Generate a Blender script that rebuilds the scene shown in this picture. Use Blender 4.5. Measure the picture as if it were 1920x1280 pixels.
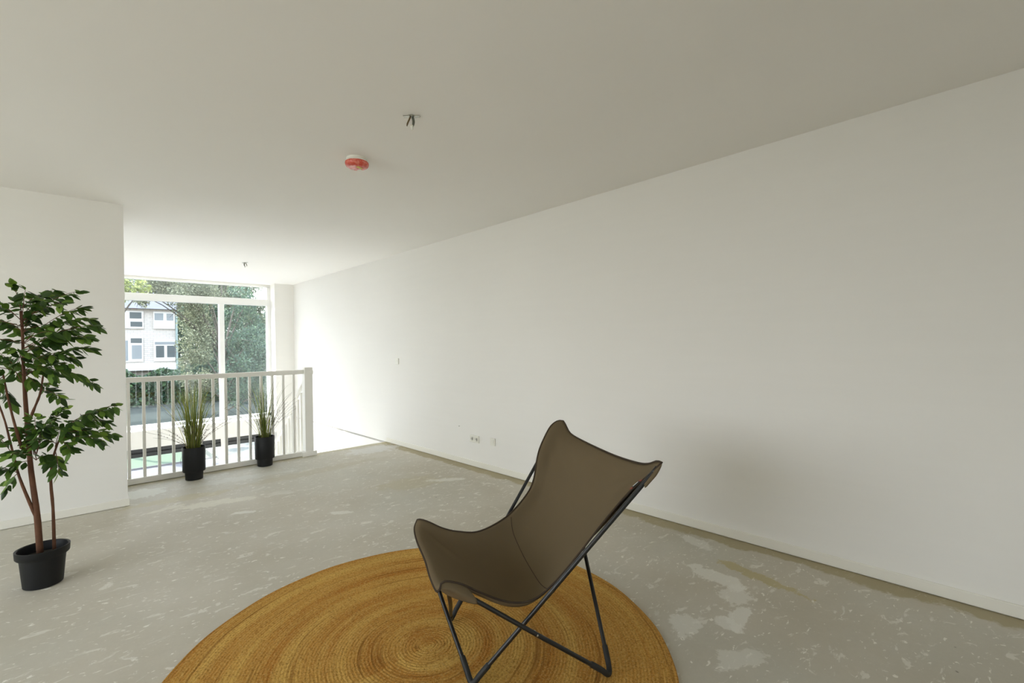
import bpy, bmesh, math, random
import numpy as np
from mathutils import Vector, Matrix

for _o in list(bpy.data.objects):
    bpy.data.objects.remove(_o, do_unlink=True)
S = bpy.context.scene
C = S.collection
random.seed(7)
PI = math.pi

# ------------------------------------------------------------------ camera
cd = bpy.data.cameras.new('camera')
cam = bpy.data.objects.new('camera', cd)
C.objects.link(cam)
cd.sensor_width = 36.0
cd.lens = 882.9 / 1920 * 36.0
cd.shift_y = 8.8 / 1920
cd.clip_start = 0.05
cd.clip_end = 400
_r = Vector((0.72609759, -0.68742435, -0.0151678))
_u = Vector((0.01190004, -0.00949262, 0.99988413))
_f = Vector((0.68748868, 0.72619395, -0.00128781))
_m = Matrix((_r, _u, -_f)).transposed().to_4x4()
_m.translation = Vector((0, 0, 1.335))
cam.matrix_world = _m
S.camera = cam

# ------------------------------------------------------------------ sky
SKY = 4.7
w = bpy.data.worlds.new('sky')
S.world = w
w.use_nodes = True
wn = w.node_tree
wn.nodes.clear()
wo = wn.nodes.new('ShaderNodeOutputWorld')
wb = wn.nodes.new('ShaderNodeBackground')
wb.inputs['Strength'].default_value = SKY
tc = wn.nodes.new('ShaderNodeTexCoord')
sx = wn.nodes.new('ShaderNodeSeparateXYZ')
rp = wn.nodes.new('ShaderNodeValToRGB')
_el = rp.color_ramp.elements          # ground-coloured below the horizon, pale sky above
_el[0].position = 0.492
_el[0].color = (0.52, 0.52, 0.50, 1)
_el[1].position = 0.95
_el[1].color = (0.62, 0.76, 1.0, 1)
_e = _el.new(0.5)
_e.color = (0.95, 0.97, 1.0, 1)
mz = wn.nodes.new('ShaderNodeMapRange')
mz.inputs['From Min'].default_value = -1.0
mz.inputs['From Max'].default_value = 1.0
wn.links.new(tc.outputs['Generated'], sx.inputs[0])
wn.links.new(sx.outputs['Z'], mz.inputs['Value'])
wn.links.new(mz.outputs[0], rp.inputs['Fac'])
wn.links.new(rp.outputs['Color'], wb.inputs['Color'])
wn.links.new(wb.outputs[0], wo.inputs[0])

# ------------------------------------------------------------------ sun
sl = bpy.data.lights.new('sun', 'SUN')
sl.energy = 9.0
sl.angle = math.radians(0.55)
sl.color = (1.0, 0.95, 0.86)
sun = bpy.data.objects.new('sun', sl)
C.objects.link(sun)
sun.rotation_euler = Vector((0.40, -1.0, -0.938)).to_track_quat('-Z', 'Y').to_euler()
sun.location = (-8, 20, 18)

# sampling portals in the window openings, seen and unseen (they emit nothing)
def portal(loc, rot, sx_, sy_):
    l = bpy.data.lights.new('window_portal', 'AREA')
    l.shape = 'RECTANGLE'
    l.size = sx_
    l.size_y = sy_
    l.cycles.is_portal = True
    o = bpy.data.objects.new('window_portal', l)
    C.objects.link(o)
    o.location = loc
    o.rotation_euler = rot
portal((0.6, 10.25, 0.0), (-PI / 2, 0, 0), 5.0, 5.2)
portal((0.2, -2.42, 1.6), (PI / 2, 0, 0), 1.6, 1.6)
portal((-4.22, 2.3, 1.5), (0, -PI / 2, 0), 2.0, 4.0)

S.view_settings.view_transform = 'Standard'
S.view_settings.look = 'None'
S.view_settings.gamma = 1.0
S.view_settings.use_curve_mapping = False
S.view_settings.exposure = 0.95
S.cycles.max_bounces = 16
S.cycles.diffuse_bounces = 10
S.cycles.glossy_bounces = 4
S.cycles.transparent_max_bounces = 12
S.cycles.sample_clamp_indirect = 12.0
S.cycles.caustics_reflective = False
S.cycles.caustics_refractive = False


# ------------------------------------------------------------------ helpers
def tag(o, label=None, cat=None, group=None, kind=None):
    if label: o['label'] = label
    if cat: o['category'] = cat
    if group: o['group'] = group
    if kind: o['kind'] = kind
    return o


def empty(name, loc, rz=0.0, label=None, cat=None, group=None, kind=None):
    o = bpy.data.objects.new(name, None)
    C.objects.link(o)
    o.location = loc
    o.rotation_euler = (0, 0, rz)
    o.empty_display_size = 0.05
    return tag(o, label, cat, group, kind)


def copy_tree(o, parent=None):
    c = o.copy()
    C.objects.link(c)
    c.parent = parent
    for ch in [x for x in bpy.data.objects if x.parent == o]:
        copy_tree(ch, c)
    return c


class MB:
    def __init__(s):
        s.v = []
        s.f = []

    def add(s, vs, fs):
        k = len(s.v)
        s.v += [tuple(v) for v in vs]
        s.f += [tuple(i + k for i in f) for f in fs]
        return s

    def box(s, x0, x1, y0, y1, z0, z1):
        vs = [(x, y, z) for x in (x0, x1) for y in (y0, y1) for z in (z0, z1)]
        return s.add(vs, [(0, 1, 3, 2), (4, 6, 7, 5), (0, 4, 5, 1), (2, 3, 7, 6), (0, 2, 6, 4), (1, 5, 7, 3)])

    def tube(s, pts, r, n=10, caps=True):
        pts = [Vector(p) for p in pts]
        rs = r if isinstance(r, (list, tuple)) else [r] * len(pts)
        t0 = (pts[1] - pts[0]).normalized()
        a = t0.cross(Vector((0, 0, 1)))
        if a.length < 1e-3:
            a = t0.cross(Vector((1, 0, 0)))
        a.normalize()
        vs = []
        fs = []
        for i, p in enumerate(pts):
            if i == 0: t = pts[1] - pts[0]
            elif i == len(pts) - 1: t = pts[-1] - pts[-2]
            else: t = (pts[i + 1] - pts[i]).normalized() + (pts[i] - pts[i - 1]).normalized()
            if t.length < 1e-9: t = pts[i] - pts[i - 1]
            t.normalize()
            a = a - t * a.dot(t)
            if a.length < 1e-6: a = t.orthogonal()
            a.normalize()
            b = t.cross(a)
            for j in range(n):
                q = 2 * PI * j / n
                vs.append(p + (a * math.cos(q) + b * math.sin(q)) * rs[i])
        for i in range(len(pts) - 1):
            for j in range(n):
                k = (j + 1) % n
                fs.append((i * n + j, i * n + k, (i + 1) * n + k, (i + 1) * n + j))
        if caps:
            fs.append(tuple(range(n - 1, -1, -1)))
            m = (len(pts) - 1) * n
            fs.append(tuple(m + j for j in range(n)))
        return s.add(vs, fs)

    def lathe(s, prof, n=48, c=(0, 0, 0), close=False, wob=None):
        vs = []
        fs = []
        for (r, z) in prof:
            for j in range(n):
                q = 2 * PI * j / n
                k = 1.0 if wob is None else wob(q)
                vs.append((c[0] + r * k * math.cos(q), c[1] + r * k * math.sin(q), c[2] + z))
        for i in range(len(prof) - 1):
            for j in range(n):
                k = (j + 1) % n
                fs.append((i * n + j, i * n + k, (i + 1) * n + k, (i + 1) * n + j))
        if close:
            fs.append(tuple(range(n - 1, -1, -1)))
            m = (len(prof) - 1) * n
            fs.append(tuple(m + j for j in range(n)))
        return s.add(vs, fs)

    def build(s, name, mat, parent=None, smooth=False, bevel=0.0, loc=None, seg=2, auto=None):
        me = bpy.data.meshes.new(name)
        me.from_pydata(s.v, [], s.f)
        me.materials.append(mat)
        me.update()
        if smooth:
            me.polygons.foreach_set('use_smooth', [True] * len(me.polygons))
            if auto:
                me.set_sharp_from_angle(angle=math.radians(auto))
        o = bpy.data.objects.new(name, me)
        C.objects.link(o)
        if parent: o.parent = parent
        if loc is not None: o.location = loc
        if bevel:
            b = o.modifiers.new('bevel', 'BEVEL')
            b.width = bevel
            b.segments = seg
            b.limit_method = 'ANGLE'
        return o


def bez(p0, p1, p2, p3, n=12):
    P = [Vector(p) for p in (p0, p1, p2, p3)]
    out = []
    for i in range(n + 1):
        t = i / n
        out.append(P[0] * (1 - t) ** 3 + P[1] * 3 * t * (1 - t) ** 2 + P[2] * 3 * t * t * (1 - t) + P[3] * t ** 3)
    return out


# ------------------------------------------------------------------ materials
def newmat(name):
    m = bpy.data.materials.new(name)
    m.use_nodes = True
    nt = m.node_tree
    bs = nt.nodes['Principled BSDF']
    return m, nt, bs


class N:
    """small node helper"""
    def __init__(s, nt): s.nt = nt
    def n(s, t, **k):
        x = s.nt.nodes.new(t)
        for a, b in k.items(): setattr(x, a, b)
        return x
    def coord(s, out='Object'):
        return s.n('ShaderNodeTexCoord').outputs[out]
    def mapping(s, v, scale=(1, 1, 1), loc=(0, 0, 0), rot=(0, 0, 0)):
        m = s.n('ShaderNodeMapping')
        s.nt.links.new(v, m.inputs['Vector'])
        m.inputs['Scale'].default_value = scale
        m.inputs['Location'].default_value = loc
        m.inputs['Rotation'].default_value = rot
        return m.outputs[0]
    def noise(s, v, scale, detail=4, rough=0.55, dist=0.0):
        x = s.n('ShaderNodeTexNoise')
        s.nt.links.new(v, x.inputs['Vector'])
        x.inputs['Scale'].default_value = scale
        x.inputs['Detail'].default_value = detail
        x.inputs['Roughness'].default_value = rough
        x.inputs['Distortion'].default_value = dist
        return x.outputs['Fac']
    def ramp(s, v, a, b, ca=(0, 0, 0, 1), cb=(1, 1, 1, 1)):
        x = s.n('ShaderNodeValToRGB')
        s.nt.links.new(v, x.inputs['Fac'])
        e = x.color_ramp.elements
        e[0].position = a; e[1].position = b
        e[0].color = ca; e[1].color = cb
        return x.outputs['Color']
    def math(s, op, a, b=None, clamp=False):
        x = s.n('ShaderNodeMath', operation=op)
        x.use_clamp = clamp
        for i, v in enumerate((a, b)):
            if v is None: continue
            if isinstance(v, (int, float)): x.inputs[i].default_value = v
            else: s.nt.links.new(v, x.inputs[i])
        return x.outputs[0]
    def mix(s, f, a, b, mode='MIX'):
        x = s.n('ShaderNodeMix', data_type='RGBA', blend_type=mode)
        for i, v in ((0, f), (6, a), (7, b)):
            if isinstance(v, (int, float)): x.inputs[i].default_value = v
            elif isinstance(v, tuple): x.inputs[i].default_value = v if len(v) == 4 else (*v, 1)
            else: s.nt.links.new(v, x.inputs[i])
        return x.outputs[2]
    def bump(s, h, strength=0.2, dist=0.01):
        x = s.n('ShaderNodeBump')
        x.inputs['Strength'].default_value = strength
        x.inputs['Distance'].default_value = dist
        s.nt.links.new(h, x.inputs['Height'])
        return x.outputs[0]


def plain(name, col, rough=0.6, metal=0.0, var=0.06, scale=30, bump=0.0, spec=0.5, coat=0.0):
    m, nt, bs = newmat(name)
    h = N(nt)
    v = h.coord()
    n1 = h.noise(v, scale, 4)
    dark = tuple(c * (1 - var) for c in col)
    lite = tuple(min(1, c * (1 + var)) for c in col)
    nt.links.new(h.mix(n1, dark, lite), bs.inputs['Base Color'])
    bs.inputs['Roughness'].default_value = rough
    bs.inputs['Metallic'].default_value = metal
    bs.inputs['Specular IOR Level'].default_value = spec
    bs.inputs['Coat Weight'].default_value = coat
    if bump:
        nt.links.new(h.bump(h.noise(v, scale * 4, 5), bump, 0.003), bs.inputs['Normal'])
    return m


WALLC = (0.845, 0.833, 0.802)
CEILC = (0.87, 0.855, 0.825)
M = {}
def wallmat(name, col, mottled=0.03):
    m, nt, bs = newmat(name)
    h = N(nt)
    v = h.coord()
    a = h.noise(v, 1.3, 3)
    b = h.noise(h.mapping(v, (1, 1, 1)), 60, 4)
    # faint roller lap marks and spackled patches in the paint
    lap = h.noise(h.mapping(v, (0.6, 0.6, 9.0)), 2.2, 2)
    c1 = h.mix(a, tuple(c * (1 - mottled) for c in col), col)
    c2 = h.mix(h.math('MULTIPLY', h.ramp(lap, .45, .75), 0.25), c1, tuple(min(1, c * 1.02) for c in col))
    nt.links.new(c2, bs.inputs['Base Color'])
    bs.inputs['Roughness'].default_value = 0.85
    bs.inputs['Specular IOR Level'].default_value = 0.25
    nt.links.new(h.bump(b, 0.10, 0.002), bs.inputs['Normal'])
    return m
M['wall'] = wallmat('plaster_wall', WALLC)
M['ceil'] = wallmat('plaster_ceiling', CEILC, 0.02)
M['skirting'] = plain('painted_skirting', (0.83, 0.81, 0.74), 0.5, var=0.03, scale=8)
M['white'] = plain('white_lacquer', (0.87, 0.86, 0.82), 0.42, var=0.02, scale=6)
M['frame'] = plain('window_frame_white', (0.86, 0.86, 0.84), 0.35, var=0.02, scale=6)
M['blackbar'] = plain('anthracite_aluminium', (0.035, 0.037, 0.04), 0.45, var=0.15, scale=12)
M['plastic_white'] = plain('white_plastic', (0.80, 0.79, 0.72), 0.35, var=0.02)
M['darkhole'] = plain('dark_plastic', (0.05, 0.05, 0.045), 0.6)
M['pot'] = plain('black_pot_plastic', (0.005, 0.0055, 0.006), 0.5, var=0.2, scale=20, spec=0.35)
M['soil'] = plain('dark_soil', (0.018, 0.014, 0.010), 0.95, var=0.5, scale=90, bump=0.8)
M['rod'] = plain('black_steel', (0.010, 0.010, 0.010), 0.38, metal=0.0, var=0.15, scale=60, spec=0.5)
M['rubber'] = plain('black_rubber', (0.014, 0.015, 0.014), 0.6, var=0.15)
M['chrome'] = plain('zinc_metal', (0.55, 0.55, 0.50), 0.3, metal=0.9)
M['cord'] = plain('wire_green_grey', (0.16, 0.17, 0.13), 0.6)
M['wire_brown'] = plain('wire_brown', (0.12, 0.08, 0.03), 0.5)
M['labelred'] = plain('tab_red', (0.35, 0.05, 0.03), 0.7)
M['labelblack'] = plain('tab_black', (0.012, 0.012, 0.012), 0.7)
M['labelwhite'] = plain('tab_white', (0.75, 0.75, 0.72), 0.7)
M['yellow'] = plain('yellow_label', (0.62, 0.52, 0.06), 0.5)

# red translucent dust cover
m, nt, bs = newmat('red_dust_cover')
h = N(nt)
v = h.coord()
nt.links.new(h.mix(h.ramp(h.noise(v, 45, 2), .45, .62), (0.62, 0.085, 0.055), (0.72, 0.22, 0.16)), bs.inputs['Base Color'])
bs.inputs['Roughness'].default_value = 0.22
bs.inputs['Transmission Weight'].default_value = 0.0
M['redcap'] = m

# window glass: thin pane, mostly transparent, mirror share by angle
m, nt, bs = newmat('window_glass')
nt.nodes.remove(bs)
h = N(nt)
tr = h.n('ShaderNodeBsdfTransparent')
tr.inputs[0].default_value = (0.93, 0.95, 0.935, 1)
gl = h.n('ShaderNodeBsdfGlossy')
gl.inputs['Roughness'].default_value = 0.0
gl.inputs['Color'].default_value = (0.9, 0.95, 0.95, 1)
fr = h.n('ShaderNodeFresnel')
fr.inputs['IOR'].default_value = 2.25
mx = h.n('ShaderNodeMixShader')
nt.links.new(fr.outputs[0], mx.inputs[0])
nt.links.new(tr.outputs[0], mx.inputs[1])
nt.links.new(gl.outputs[0], mx.inputs[2])
nt.links.new(mx.outputs[0], nt.nodes['Material Output'].inputs[0])
M['glass'] = m

# bare screed floor
m, nt, bs = newmat('screed_floor')
h = N(nt)
v = h.coord()
big = h.noise(v, 0.9, 4, 0.6)
base = h.mix(h.ramp(big, .35, .68), (0.49, 0.455, 0.37), (0.60, 0.565, 0.485))
cool = h.ramp(h.noise(h.mapping(v, loc=(3, 1, 0)), 0.7, 3), .45, .7)
base = h.mix(h.math('MULTIPLY', cool, 0.5), base, (0.55, 0.56, 0.51))
fine = h.noise(v, 38, 6, 0.7)
base = h.mix(h.math('MULTIPLY', h.ramp(fine, .3, .75), 0.16), base, (0.34, 0.315, 0.255))
# plaster splashes, long in the trowel direction
vs_ = h.mapping(v, (1.0, 1.9, 1), rot=(0, 0, 0.75))
sp1 = h.ramp(h.noise(vs_, 9.0, 5, 0.62, 0.8), .60, .645)
sp2 = h.ramp(h.noise(h.mapping(vs_, loc=(7, 2, 0)), 22.0, 3, 0.6, 0.5), .64, .68)
sp3 = h.ramp(h.noise(h.mapping(vs_, loc=(-4, 9, 0)), 3.2, 6, 0.66, 1.2), .625, .67)
base = h.mix(h.math('MULTIPLY', sp1, 0.62), base, (0.76, 0.74, 0.67))
base = h.mix(h.math('MULTIPLY', sp2, 0.85), base, (0.82, 0.80, 0.73))
base = h.mix(h.math('MULTIPLY', sp3, 0.42), base, (0.72, 0.71, 0.65))
# small dark chips
dk = h.ramp(h.noise(h.mapping(v, loc=(1, 5, 0)), 15.0, 2, 0.5), .765, .80)
base = h.mix(h.math('MULTIPLY', dk, 0.65), base, (0.10, 0.09, 0.07))
# ochre glue strip along the walls, with a ragged edge
sep = h.n('ShaderNodeSeparateXYZ')
nt.links.new(v, sep.inputs[0])
rag = h.math('MULTIPLY', h.noise(v, 3.0, 5, 0.7), 0.26)
ed = h.math('ADD', sep.outputs['X'], rag)
strip = h.ramp(ed, 0, 1)
mr = h.n('ShaderNodeMapRange')
nt.links.new(ed, mr.inputs['Value'])
mr.inputs['From Min'].default_value = 3.27
mr.inputs['From Max'].default_value = 3.30
base = h.mix(h.math('MULTIPLY', mr.outputs[0], 0.75), base, (0.34, 0.28, 0.14))
ey = h.math('ADD', sep.outputs['Y'], h.math('MULTIPLY', h.noise(h.mapping(v, loc=(5, 5, 0)), 2.5, 5, 0.7), 0.25))
mr2 = h.n('ShaderNodeMapRange')
nt.links.new(ey, mr2.inputs['Value'])
mr2.inputs['From Min'].default_value = 6.06
mr2.inputs['From Max'].default_value = 6.12
base = h.mix(h.math('MULTIPLY', mr2.outputs[0], 0.5), base, (0.46, 0.41, 0.24))
# separate stains: (x, y, radius x, radius y, angle, colour, weight)
def stain(base, x, y, rx, ry, ang, col, wgt):
    q = h.n('ShaderNodeMapping', vector_type='TEXTURE')
    nt.links.new(v, q.inputs['Vector'])
    q.inputs['Location'].default_value = (x, y, 0)
    q.inputs['Rotation'].default_value = (0, 0, ang)
    q.inputs['Scale'].default_value = (rx, ry, 100)
    ln = h.n('ShaderNodeVectorMath', operation='LENGTH')
    nt.links.new(q.outputs[0], ln.inputs[0])
    d = h.math('ADD', ln.outputs['Value'], h.math('MULTIPLY', h.math('SUBTRACT', h.noise(v, 9, 6, 0.75), 0.5), 2.8))
    mr_ = h.n('ShaderNodeMapRange')
    nt.links.new(d, mr_.inputs['Value'])
    mr_.inputs['From Min'].default_value = 1.0
    mr_.inputs['From Max'].default_value = 0.8
    return h.mix(h.math('MULTIPLY', mr_.outputs[0], wgt), base, col)
OC, PL = (0.46, 0.395, 0.20), (0.76, 0.75, 0.69)
STAINS = [(2.845, 1.02, .27, .050, 1.36, OC, .8), (2.67, 1.15, .20, .075, 1.36, PL, .75), (2.56, 1.00, .12, .08, .3, PL, .6),
          (2.36, .91, .15, .045, .1, PL, .75), (2.26, .93, .07, .05, 1.2, PL, .7), (2.11, 1.07, .10, .07, .5, PL, .6), (2.05, .80, .14, .06, -.4, PL, .5),
          (3.05, 1.45, .16, .06, 1.3, PL, .5), (2.45, 4.05, .35, .22, -.3, (0.48, 0.43, 0.28), .45), (2.75, 3.9, .25, .05, -.6, PL, .55),
          (0.75, 5.15, .45, .10, -.1, (0.48, 0.43, 0.27), .55), (0.95, 4.78, .34, .09, -.25, (0.74, 0.72, 0.61), .6), (.62, 4.92, .16, .05, .3, (0.74, 0.72, 0.61), .5),
          (2.9, 5.75, .4, .22, 0, (0.68, 0.68, 0.66), .6), (0.5, 5.6, .22, .18, 0, (0.74, 0.75, 0.68), .7), (1.05, 4.33, .12, .035, -.6, PL, .7),
          (1.60, 3.75, .10, .04, -.7, PL, .7), (1.9, 5.2, .8, .12, .05, (0.48, 0.44, 0.33), .5), (1.3, 5.5, .6, .10, -.1, (0.62, 0.62, 0.57), .5)]
for s_ in STAINS:
    base = stain(base, *s_)
nt.links.new(base, bs.inputs['Base Color'])
bs.inputs['Roughness'].default_value = 0.62
bs.inputs['Specular IOR Level'].default_value = 0.35
hh = h.math('ADD', h.math('MULTIPLY', fine, 0.4), h.math('MULTIPLY', sp1, 0.5))
nt.links.new(h.bump(hh, 0.35, 0.004), bs.inputs['Normal'])
M['screed'] = m

# braided jute
m, nt, bs = newmat('braided_jute')
h = N(nt)
v = h.coord()
sep = h.n('ShaderNodeSeparateXYZ')
nt.links.new(v, sep.inputs[0])
ln = h.n('ShaderNodeVectorMath', operation='LENGTH')
nt.links.new(v, ln.inputs[0])
rad = ln.outputs['Value']
ang = h.math('ARCTAN2', sep.outputs['Y'], sep.outputs['X'])
wob = h.math('MULTIPLY', h.math('SUBTRACT', h.noise(v, 1.6, 3), 0.5), 0.07)
rw = h.math('ADD', rad, wob)
cmb = h.n('ShaderNodeCombineXYZ')
nt.links.new(h.math('MULTIPLY', rw, 6.5), cmb.inputs[0])
nt.links.new(h.math('MULTIPLY', ang, 0.16), cmb.inputs[1])
bands = h.noise(cmb.outputs[0], 1.35, 4, 0.6)
jc = h.mix(h.ramp(bands, .38, .62), (0.44, 0.185, 0.030), (0.66, 0.405, 0.100))
cmb2 = h.n('ShaderNodeCombineXYZ')
nt.links.new(h.math('MULTIPLY', rad, 75), cmb2.inputs[0])
nt.links.new(h.math('MULTIPLY', h.math('MULTIPLY', ang, rad), 14.0), cmb2.inputs[1])
streak = h.noise(cmb2.outputs[0], 1.0, 4, 0.65)
jc = h.mix(h.math('MULTIPLY', h.ramp(streak, .44, .62), 0.30), jc, (0.60, 0.37, 0.10))
ringn = h.math('SINE', h.math('MULTIPLY', h.math('ADD', rad, h.math('MULTIPLY', h.noise(v, 5, 2), .006)), 442.0))
jc = h.mix(h.math('MULTIPLY', h.ramp(ringn, .0, .9), 0.14), jc, (0.16, 0.066, 0.012))
fib = h.noise(v, 130, 3, 0.75)
jc = h.mix(h.math('MULTIPLY', h.ramp(fib, .48, .64), 0.62), jc, (0.17, 0.068, 0.010))
fib2 = h.noise(h.mapping(v, loc=(3, 3, 3)), 90, 3, 0.75)
jc = h.mix(h.math('MULTIPLY', h.ramp(fib2, .50, .66), 0.48), jc, (0.70, 0.47, 0.16))
# dark rings painted for the shade in deeper grooves between some braids
cmb3 = h.n('ShaderNodeCombineXYZ')
nt.links.new(h.math('MULTIPLY', rw, 42), cmb3.inputs[0])
nt.links.new(h.math('MULTIPLY', ang, .55), cmb3.inputs[1])
gr = h.noise(cmb3.outputs[0], 1.0, 2, 0.5)
jc = h.mix(h.math('MULTIPLY', h.ramp(gr, .60, .68), 0.55), jc, (0.22, 0.09, 0.016))
nt.links.new(jc, bs.inputs['Base Color'])
bs.inputs['Roughness'].default_value = 0.95
bs.inputs['Specular IOR Level'].default_value = 0.1
nt.links.new(h.bump(h.math('ADD', h.math('MULTIPLY', fib, .8), streak), 0.9, 0.004), bs.inputs['Normal'])
M['jute'] = m

# canvas
def canvas(name, col):
    m, nt, bs = newmat(name)
    h = N(nt)
    v = h.coord()
    w1 = h.noise(h.mapping(v, (1, 1, 1)), 900, 2)
    blot = h.noise(v, 3.5, 3)
    c = h.mix(blot, tuple(x * .93 for x in col), tuple(x * 1.06 for x in col))
    c = h.mix(h.math('MULTIPLY', w1, 0.25), c, tuple(x * .8 for x in col))
    nt.links.new(c, bs.inputs['Base Color'])
    bs.inputs['Roughness'].default_value = 0.9
    bs.inputs['Sheen Weight'].default_value = 0.0
    bs.inputs['Specular IOR Level'].default_value = 0.2
    hgt = h.math('ADD', h.math('MULTIPLY', w1, 0.3), h.noise(v, 14, 3, 0.5))
    nt.links.new(h.bump(hgt, 0.22, 0.010), bs.inputs['Normal'])
    # thin cotton lets some window light through
    tl = h.n('ShaderNodeBsdfTranslucent')
    nt.links.new(c, tl.inputs[0])
    mx = h.n('ShaderNodeMixShader')
    mx.inputs[0].default_value = 0.35
    nt.links.new(bs.outputs[0], mx.inputs[1])
    nt.links.new(tl.outputs[0], mx.inputs[2])
    nt.links.new(mx.outputs[0], nt.nodes['Material Output'].inputs[0])
    return m
M['canvas'] = canvas('taupe_canvas', (0.225, 0.170, 0.098))
M['piping'] = canvas('taupe_piping', (0.095, 0.070, 0.050))


def leafmat(name, cols, rough=0.5, trans=0.25):
    m, nt, bs = newmat(name)
    h = N(nt)
    at = h.n('ShaderNodeAttribute', attribute_name='tint')
    rp = h.n('ShaderNodeValToRGB')
    nt.links.new(at.outputs['Fac'], rp.inputs['Fac'])
    el = rp.color_ramp.elements
    while len(el) < len(cols): el.new(0.5)
    for i, c in enumerate(cols):
        el[i].position = i / (len(cols) - 1)
        el[i].color = (*c, 1)
    nt.links.new(rp.outputs[0], bs.inputs['Base Color'])
    bs.inputs['Roughness'].default_value = rough
    bs.inputs['Specular IOR Level'].default_value = 0.35
    if trans:
        tl = h.n('ShaderNodeBsdfTranslucent')
        nt.links.new(rp.outputs[0], tl.inputs[0])
        mx = h.n('ShaderNodeMixShader')
        mx.inputs[0].default_value = trans
        nt.links.new(bs.outputs[0], mx.inputs[1])
        nt.links.new(tl.outputs[0], mx.inputs[2])
        nt.links.new(mx.outputs[0], nt.nodes['Material Output'].inputs[0])
    return m
M['ficus_leaf'] = leafmat('ficus_leaf', [(0.020, 0.045, 0.010), (0.045, 0.100, 0.016), (0.11, 0.205, 0.025), (0.22, 0.34, 0.045)], 0.45, 0.2)
M['ficus_bark'] = plain('ficus_bark', (0.115, 0.048, 0.022), 0.85, var=0.45, scale=25, bump=0.7)
M['grass'] = leafmat('grass_blade', [(0.05, 0.09, 0.012), (0.14, 0.20, 0.03), (0.30, 0.34, 0.06), (0.42, 0.38, 0.12)], 0.55, 0.45)
M['seed'] = leafmat('seed_stem', [(0.05, 0.05, 0.03), (0.08, 0.06, 0.09), (0.20, 0.16, 0.09)], 0.8, 0)


# =================================================================== THE ROOM
XR = 3.278        # right wall
H = 2.6           # ceiling
YM = 6.09         # edge of the mezzanine floor
YW = 9.73         # inner face of window wall
YG = 10.05        # glass
YO = 10.20        # outer face
ZL = -2.75        # lower floor
XL = -4.0
YB = -2.2

# mezzanine floor slab
fl = MB().box(XL, XR, YB, YM, -0.28, 0.0)
fl.build('floor', M['screed'])['kind'] = 'structure'
fe = MB().box(0.372, XR, YM, YM + 0.018, -0.30, 0.0)
fe.build('trim_1', M['skirting'])['kind'] = 'structure'
lo = MB().box(XL, XR, 3.6, YO, ZL - 0.2, ZL)
lo.build('floor_lower', plain('lower_floor_tiles', (0.50, 0.50, 0.50), .6))['kind'] = 'structure'

ce = MB().box(XL - .2, XR + .2, YB - .3, YO, H, H + 0.25)
ce.build('ceiling', M['ceil'])['kind'] = 'structure'

wr = MB().box(XR, XR + .2, YB - .3, YO, 0.0, H).box(XR, XR + .2, YB - .3, YM, ZL, 0.0).box(XR - .014, XR + .2, YM, YO, ZL, -0.02)
wr.build('wall_right', M['wall'])['kind'] = 'structure'
wl = MB().box(XL, 0.372, 5.255, YM, 0.0, H)
wl.build('wall_left', M['wall'])['kind'] = 'structure'
ws = MB().box(XL - .2, XL, YB - .3, YO, ZL, .5).box(XL - .2, XL, YB - .3, YO, 2.5, H).box(XL - .2, XL, YB - .3, .3, .5, 2.5).box(XL - .2, XL, 4.3, YO, .5, 2.5)
ws.build('wall_side', M['wall'])['kind'] = 'structure'  # unseen side wall, its opening made for the added daylight window
wk = MB().box(XL, XR, 3.4, 3.6, ZL, -.28)
wk.build('wall_lower', M['wall'])['kind'] = 'structure'
# rear wall with an opening for the unseen window put in there
wb_ = MB().box(XL, -.6, YB - .2, YB, 0, H).box(1.0, XR, YB - .2, YB, 0, H).box(-.6, 1.0, YB - .2, YB, 0, .8).box(-.6, 1.0, YB - .2, YB, 2.5, H)
wb_.build('wall_back', M['wall'])['kind'] = 'structure'
# window wall: pier at right, pier at left, spandrel between the storeys, head, foot
XWL = -1.75
ww = MB().box(2.93, XR, YW, YO, ZL, H).box(XL, XWL, YW, YO, ZL, H)
ww.box(XWL, 2.93, YW, YO, -0.256, 0.02)
ww.box(XWL, 2.93, YG - .04, YO, 2.56, H)
ww.box(XWL, 2.93, YW, YO, ZL - .1, ZL + .05)
ww.build('wall_front', M['wall'])['kind'] = 'structure'

# baseboards
bb = MB().box(XR - .012, XR, YB, 6.06, 0.004, 0.066)
bb.build('baseboard_right', M['skirting'], bevel=.004)['kind'] = 'structure'
bb = MB().box(XL, 0.384, 5.243, 5.255, 0.003, 0.066).box(0.372, 0.384, 5.255, 5.56, 0.003, 0.066)
bb.build('baseboard_left', M['skirting'], bevel=.004)['kind'] = 'structure'

# ---------------- window, upper storey
wf = MB()
X0, X1, XM0, XM1 = XWL, 2.93, 2.055, 2.135
a, b_ = YG - .05, YG + .05
wf.box(X0, X0 + .06, a, b_, 0.03, 2.56).box(2.869, 2.93, a, b_, 0.03, 2.56)
wf.box(X0, X1, a, b_, 2.545, 2.575)
wf.box(X0, X1, a, b_, 0.03, 0.09)
wfo = wf.build('window_1', M['frame'], bevel=.003)
tag(wfo, kind='structure')
MB().box(X0 + .06, 2.869, a - .01, b_ + .01, 2.186, 2.308).build('transom', M['frame'], wfo, bevel=.004)
MB().box(XM0, XM1, a - .005, b_ + .005, 0.09, 2.186).build('mullion', M['frame'], wfo, bevel=.004)
MB().box(0.10, 0.18, a - .005, b_ + .005, 0.09, 2.186).build('mullion', M['frame'], wfo, bevel=.004)
MB().box(X0, X1, YW - .03, YG - .04, 0.02, 0.042).build('window_sill', M['frame'], wfo, bevel=.004)
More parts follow.
